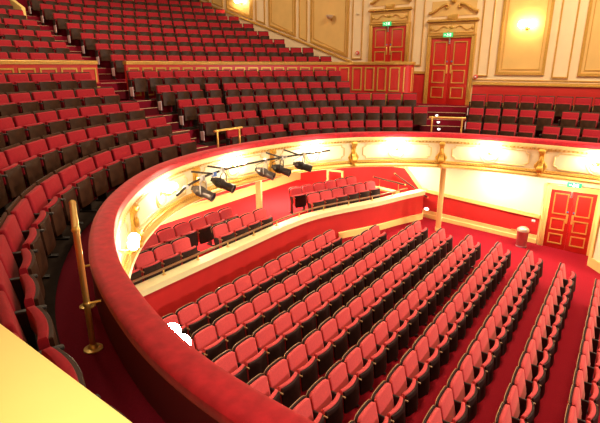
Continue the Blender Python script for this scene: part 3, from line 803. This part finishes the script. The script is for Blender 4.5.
def stalls_parts():
    d = {}
    tilt = Matrix.Translation((0, -.06, .58)) @ Matrix.Rotation(R(-13), 4, 'X')
    d['backrest'] = MB().prism(arch(.508, -.28, .262, .0), (0, .03, 0), .008, 1, m=tilt).mesh('backrest', 'shellst')
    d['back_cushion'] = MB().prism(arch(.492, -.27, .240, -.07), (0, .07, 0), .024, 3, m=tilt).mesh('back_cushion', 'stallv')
    e = [tilt @ Vector(p) for p in arch(.506, .10, .264, .026)]
    d['edge_trim'] = MB().tube(e, .0045, 5).mesh('edge_trim', 'piping')
    ts = Matrix.Translation((0, -.285, .45)) @ Matrix.Rotation(R(-5), 4, 'X')
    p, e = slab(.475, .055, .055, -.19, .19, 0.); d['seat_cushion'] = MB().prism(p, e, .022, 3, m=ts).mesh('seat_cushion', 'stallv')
    p, e = slab(.465, .03, .055, -.23, .165, -.05); d['seat_underside'] = MB().prism(p, e, .008, 1, m=ts).mesh('seat_underside', 'shellst')
    d['armrest'] = MB().box((-.262, -.24, .555), (.028, .27, .028), .01, 2).mesh('armrest', 'armwood')
    d['standard'] = MB().box((-.262, -.18, .29), (.03, .14, .57), .008, 1).box((-.262, -.2, .02), (.05, .30, .04), .01, 1).mesh('standard', 'iron')
    return d
CPART = circle_parts()
SPART = stalls_parts()
ORD = 'zeroth first second third fourth fifth sixth seventh eighth ninth tenth eleventh twelfth thirteenth fourteenth fifteenth sixteenth seventeenth eighteenth nineteenth twentieth'.split()
TENS = {2: 'twenty', 3: 'thirty', 4: 'forty'}
def nth(n):
    if n <= 20: return ORD[n]
    return TENS[n//10]+('-'+ORD[n % 10] if n % 10 else 'th') if n % 10 else {30: 'thirtieth', 40: 'fortieth'}[n]
def make_seat(parts, skip, name, label, grp, loc, rz):
    t = thing(name, label, 'theatre seat', loc, rz, grp)
    for k, me in parts.items():
        if k in skip: continue
        link(k, me, t)
    return t
def copy_seat(src, skip_names, label, grp, loc, rz):
    c = src.copy(); COL.objects.link(c); c.location = loc; c.rotation_euler = (0, 0, rz); c['label'] = label; c['group'] = grp
    for ch in CHILD[src.name]:
        if ch.name.split('.')[0] in skip_names: continue
        d = ch.copy(); COL.objects.link(d); d.parent = c
    return c
CHILD = {}

todo = []      # circle seats: (distance, loc, rz, label, group, end flag)
def seat_rz(n): return math.atan2(n.y, n.x)-PI/2      # local +Y (behind) along n
RZLAB = ['front circle row behind velvet rail', 'second circle row', 'third circle row', 'fourth circle row', 'fifth circle row by partition']
def lay_row(k, s0, s1, sgn, blabel, gap_at=(), pitch=.535, endp=False, tall=1.04):
    """walk along the row from s0 towards s1 (sgn +1/-1), seats .53 apart on the row's own curve"""
    o = ROW_O[k]; s = s0; i = 0; left = .29*pitch/.535; prev, _ = at(s, o); first = True
    while (s1-s)*sgn > 0:
        s2 = s+.01*sgn; p, n = at(s2, o); left -= (p-prev).length; prev = p; s = s2
        if left <= 0 and (s1-s)*sgn > .2:
            i += 1; left += pitch
            for g in gap_at:
                if abs(s-g) < .27: left += .14
            z = ROW_Z[k]+slope(s); loc = (p.x, p.y, z)
            if p.x > 17.8: continue
            # a seat whose back or cushion falls in the picture
            top, low = Vector((p.x, p.y, z+.8)), Vector((p.x-n.x*.3, p.y-n.y*.3, z+.5))
            if not (in_frame(top) or in_frame(low)): continue
            if p.x < 1.0 and p.y < .9: continue
            lab = 'red tip-up seat, %s from %s, %s' % (nth(i), blabel, RZLAB[k])
            todo.append((low.length, loc, seat_rz(n), lab, 'circle seats in front of the partition', endp and i == 1, pitch/.535, tall))
for k in range(5):
    a0 = 4.2 if k == 0 else 8.6+.6*k
    lay_row(k, (15.25, 15.15, 15.0, 14.9, 14.83)[k], a0, -1, 'centre aisle, nearer side', (), (.74, .70, .68, .655, .64)[k], False, (1.12, 1.10, 1.06, 1.02, 1.0)[k])
    lay_row(k, (16.35, 16.05, 15.96, 15.84, 15.55)[k], (22.58, 22.7, 22.7, 21.0, 21.0)[k], 1, 'centre aisle, farther side', ((18.2,), (17.6,), (17.3,), (17.1,), ())[k], .55, True)
    if k < 3: lay_row(k, 23.66, 28.6, 1, 'lit door steps', ((25.4,), (25.9,), ())[k], .525, True)
for j in range(9):
    r = upr(j)
    for side, x0 in ((-1, 9.74), (1, 8.84)):
        # start angle where the row meets the aisle
        th0 = math.acos((x0-UC.x)/r); i = 0
        while True:
            i += 1; pt = .525 if side < 0 else .57; th = th0+side*(.29+pt*(i-1))/r
            p = Vector((UC.x+r*math.cos(th), UC.y+r*math.sin(th)))
            if p.x > 17.62 or th > R(150): break
            z = upz(j); top = Vector((p.x, p.y, z+.8))
            if not in_frame(top, 12, 12):
                if side > 0: break
                continue
            x, y, dd = proj(top)
            if j == 8 and 102 < x < 137: continue
            n = Vector((math.cos(th), math.sin(th)))
            lab = 'red tip-up seat, %s from upper stair aisle, %s side, %s row above partition' % (nth(i), 'farther' if side < 0 else 'nearer', nth(j+1))
            todo.append((top.length+.4, (p.x, p.y, z), seat_rz(n), lab, 'upper circle seats behind the partition', side < 0 and i == 1, pt/.535, 1.))
todo.sort(key=lambda q: q[0])
print('circle seats', len(todo))
proto_c = None
rest = []
for idx, (dist, loc, rz, lab, grp, end, wx, tz) in enumerate(todo):
    if idx >= 300:
        rest.append((loc, rz, wx)); continue
    skip = () if end else ('end_panel',)
    if proto_c is None:
        proto_c = make_seat(CPART, (), 'circle_seat', lab, grp, loc, rz)
        CHILD[proto_c.name] = [o for o in COL.objects if o.parent == proto_c]
        proto_c.scale = (wx, tz, tz)
    else: copy_seat(proto_c, skip, lab, grp, loc, rz).scale = (wx, tz, tz)
for ch in CHILD[proto_c.name]:
    if ch.name.split('.')[0] == 'end_panel': bpy.data.objects.remove(ch)
if rest:                                        # the rest of the farthest rows
    bm = bmesh.new(); mats = []; me = bpy.data.meshes.new('distant_seats')
    for loc, rz, wx in rest:
        T = Matrix.Translation(loc) @ Matrix.Rotation(rz, 4, 'Z') @ Matrix.Diagonal((wx, 1, 1, 1))
        for k, pm in CPART.items():
            if k == 'end_panel': continue
            if pm.materials[0] not in mats: mats.append(pm.materials[0])
            n0 = len(bm.verts); f0 = len(bm.faces)
            bm.from_mesh(pm); bm.verts.ensure_lookup_table(); bm.faces.ensure_lookup_table()
            for v in bm.verts[n0:]: v.co = T @ v.co
            for f in bm.faces[f0:]: f.material_index = mats.index(pm.materials[0])
    bm.to_mesh(me); bm.free()
    for m_ in mats: me.materials.append(m_)
    o = tag(link('distant_seats', me), 'remaining red seats of the topmost circle rows under the back wall', 'theatre seats'); o['kind'] = 'stuff'

# stalls
fas = [at(i*.1, -.30)[0] for i in range(3, 306)]
def inside(px, py):
    c = False; n = len(fas); j = n-1
    for i in range(n):
        a, b = fas[i], fas[j]
        if (a.y > py) != (b.y > py) and px < (b.x-a.x)*(py-a.y)/(b.y-a.y)+a.x: c = not c
        j = i
    return c
def seen_over_rail(p):
    t = -2.02/p[2]; x, y = p[0]*t, p[1]*t
    return x > 1.4 and inside(x, y) and in_frame(p, 12, 12)
ENDS = {-1: 12.4, 0: 12.62, 1: 13.1, 2: 13.45, 3: 13.5, 4: 13.5, 5: 13.5, 6: 13.65, 7: 12.4, 8: 11.15}
proto_s = None; ns = 0
RN = {8: 'row against the low curved wall', 7: 'second row from the low curved wall', 6: 'third row from the low curved wall', 5: 'fourth row from the low curved wall', 4: 'fifth row from the low curved wall',
      3: 'sixth row from the low curved wall', 2: 'seventh row from the low curved wall', 1: 'eighth row from the low curved wall', 0: 'ninth row from the low curved wall', -1: 'tenth row from the low curved wall'}
def stall_seat(loc, rz, lab, grp, wx=1.):
    global proto_s, ns
    ns += 1
    if proto_s is None:
        proto_s = make_seat(SPART, (), 'stalls_seat', lab, grp, loc, rz); proto_s.scale.x = wx; CHILD[proto_s.name] = [o for o in COL.objects if o.parent == proto_s]
    else: copy_seat(proto_s, (), lab, grp, loc, rz).scale.x = wx
for k in range(-1, 9):
    y = .03+.82*k; x = ENDS[k]-.27; i = 0
    while x > 3:
        i += 1
        z = stall_z(y)
        if any(seen_over_rail(q) for q in ((x, y, z+.85), (x+.2, y-.3, z+.6), (x-.2, y-.3, z+.6), (x+.25, y, z+.85))):
            stall_seat((x, y, z), 0, 'red stalls seat, %s from the far wall end, %s' % (nth(i), RN[k]), 'stalls seats on the main floor')
        x -= .535
# parterre
def par_row(x0, y0, dx, dy, n, blab):
    ang = math.atan2(dy, dx)
    for i in range(n):
        stall_seat((x0+dx*i, y0+dy*i, -4.7), ang, 'red parterre seat, %s along from the near end, %s' % (nth(i+1), blab), 'parterre seats behind the low curved wall', math.hypot(dx, dy)/.54)
par_row(5.28, 8.22, .53, 0, 4, 'front row of the near block')
par_row(8.14, 8.20, .53, 0, 4, 'front row past the short gangway')
par_row(6.05, 9.06, .535, 0, 7, 'back row of the near block')
c_, s_ = math.cos(R(-17.5)), math.sin(R(-17.5))
par_row(12.08, 7.92, .51*c_, .51*s_, 6, 'front row of the far angled block')
par_row(12.38, 8.83, .51*c_, .51*s_, 6, 'back row of the far angled block')
print('stalls seats', ns)

# ------------------------------------------------------------------ lights
def area(name, loc, size, power, col, rot=(0, 0, 0), spread=180):
    l = bpy.data.lights.new(name, 'AREA'); l.shape = 'DISK'; l.size = size; l.energy = power; l.color = col; l.spread = R(spread)
    o = bpy.data.objects.new(name, l); COL.objects.link(o); o.location = loc; o.rotation_euler = rot; return o
WARM = (1, .80, .52)
def spot(name, loc, aim, power, col, ang, blend=.5, size=.6):
    l = bpy.data.lights.new(name, 'SPOT'); l.energy = power; l.color = col; l.spot_size = R(ang); l.spot_blend = blend; l.shadow_soft_size = size
    o = bpy.data.objects.new(name, l); COL.objects.link(o); o.location = loc
    o.rotation_euler = (Vector(aim)-Vector(loc)).to_track_quat('-Z', 'Y').to_euler(); return o
area('house_light', (12.0, 0.0, 7.5), 5.0, 1700, WARM)
spot('stage_spill', (10.5, -13, 4.0), (10.0, 3.0, -5.2), 9000, (1, .87, .74), 62, .6)
for (x, y, e) in ((13.0, 12.5, 260), (9.0, 14.5, 260), (5.0, 11.5, 220)):
    area('tier_downlight', (x, y, 6.3), 1.2, e, WARM)
for (x, y, e) in ((15.4, 6.3, 90), (15.55, 3.2, 100), (15.5, 1.2, 60), (12.5, 9.6, 160), (9.0, 10.2, 160), (6.0, 10.0, 130), (14.6, 9.3, 110)):
    area('soffit_downlight', (x, y, -3.09), .25, e, (1, .91, .70))
area('parapet_fill', (.45, .6, 2.2), .4, 24, (1, .90, .64), spread=70)  # added unseen lamp, there to brighten the yellow parapet
w = bpy.data.worlds.new('world'); SC.world = w; w.use_nodes = True
w.node_tree.nodes['Background'].inputs['Color'].default_value = (1, .76, .5, 1)
w.node_tree.nodes['Background'].inputs['Strength'].default_value = .12

# ------------------------------------------------------------------ lift everything so that the stalls floor is near zero
for o in COL.objects:
    if o.parent is None: o.location.z += LIFT
SC.view_settings.view_transform = 'Standard'; SC.view_settings.look = 'None'; SC.view_settings.gamma = 1
SC.view_settings.exposure = 0.0; SC.view_settings.use_curve_mapping = False
SC.cycles.use_denoising = True
SC.cycles.max_bounces = 8
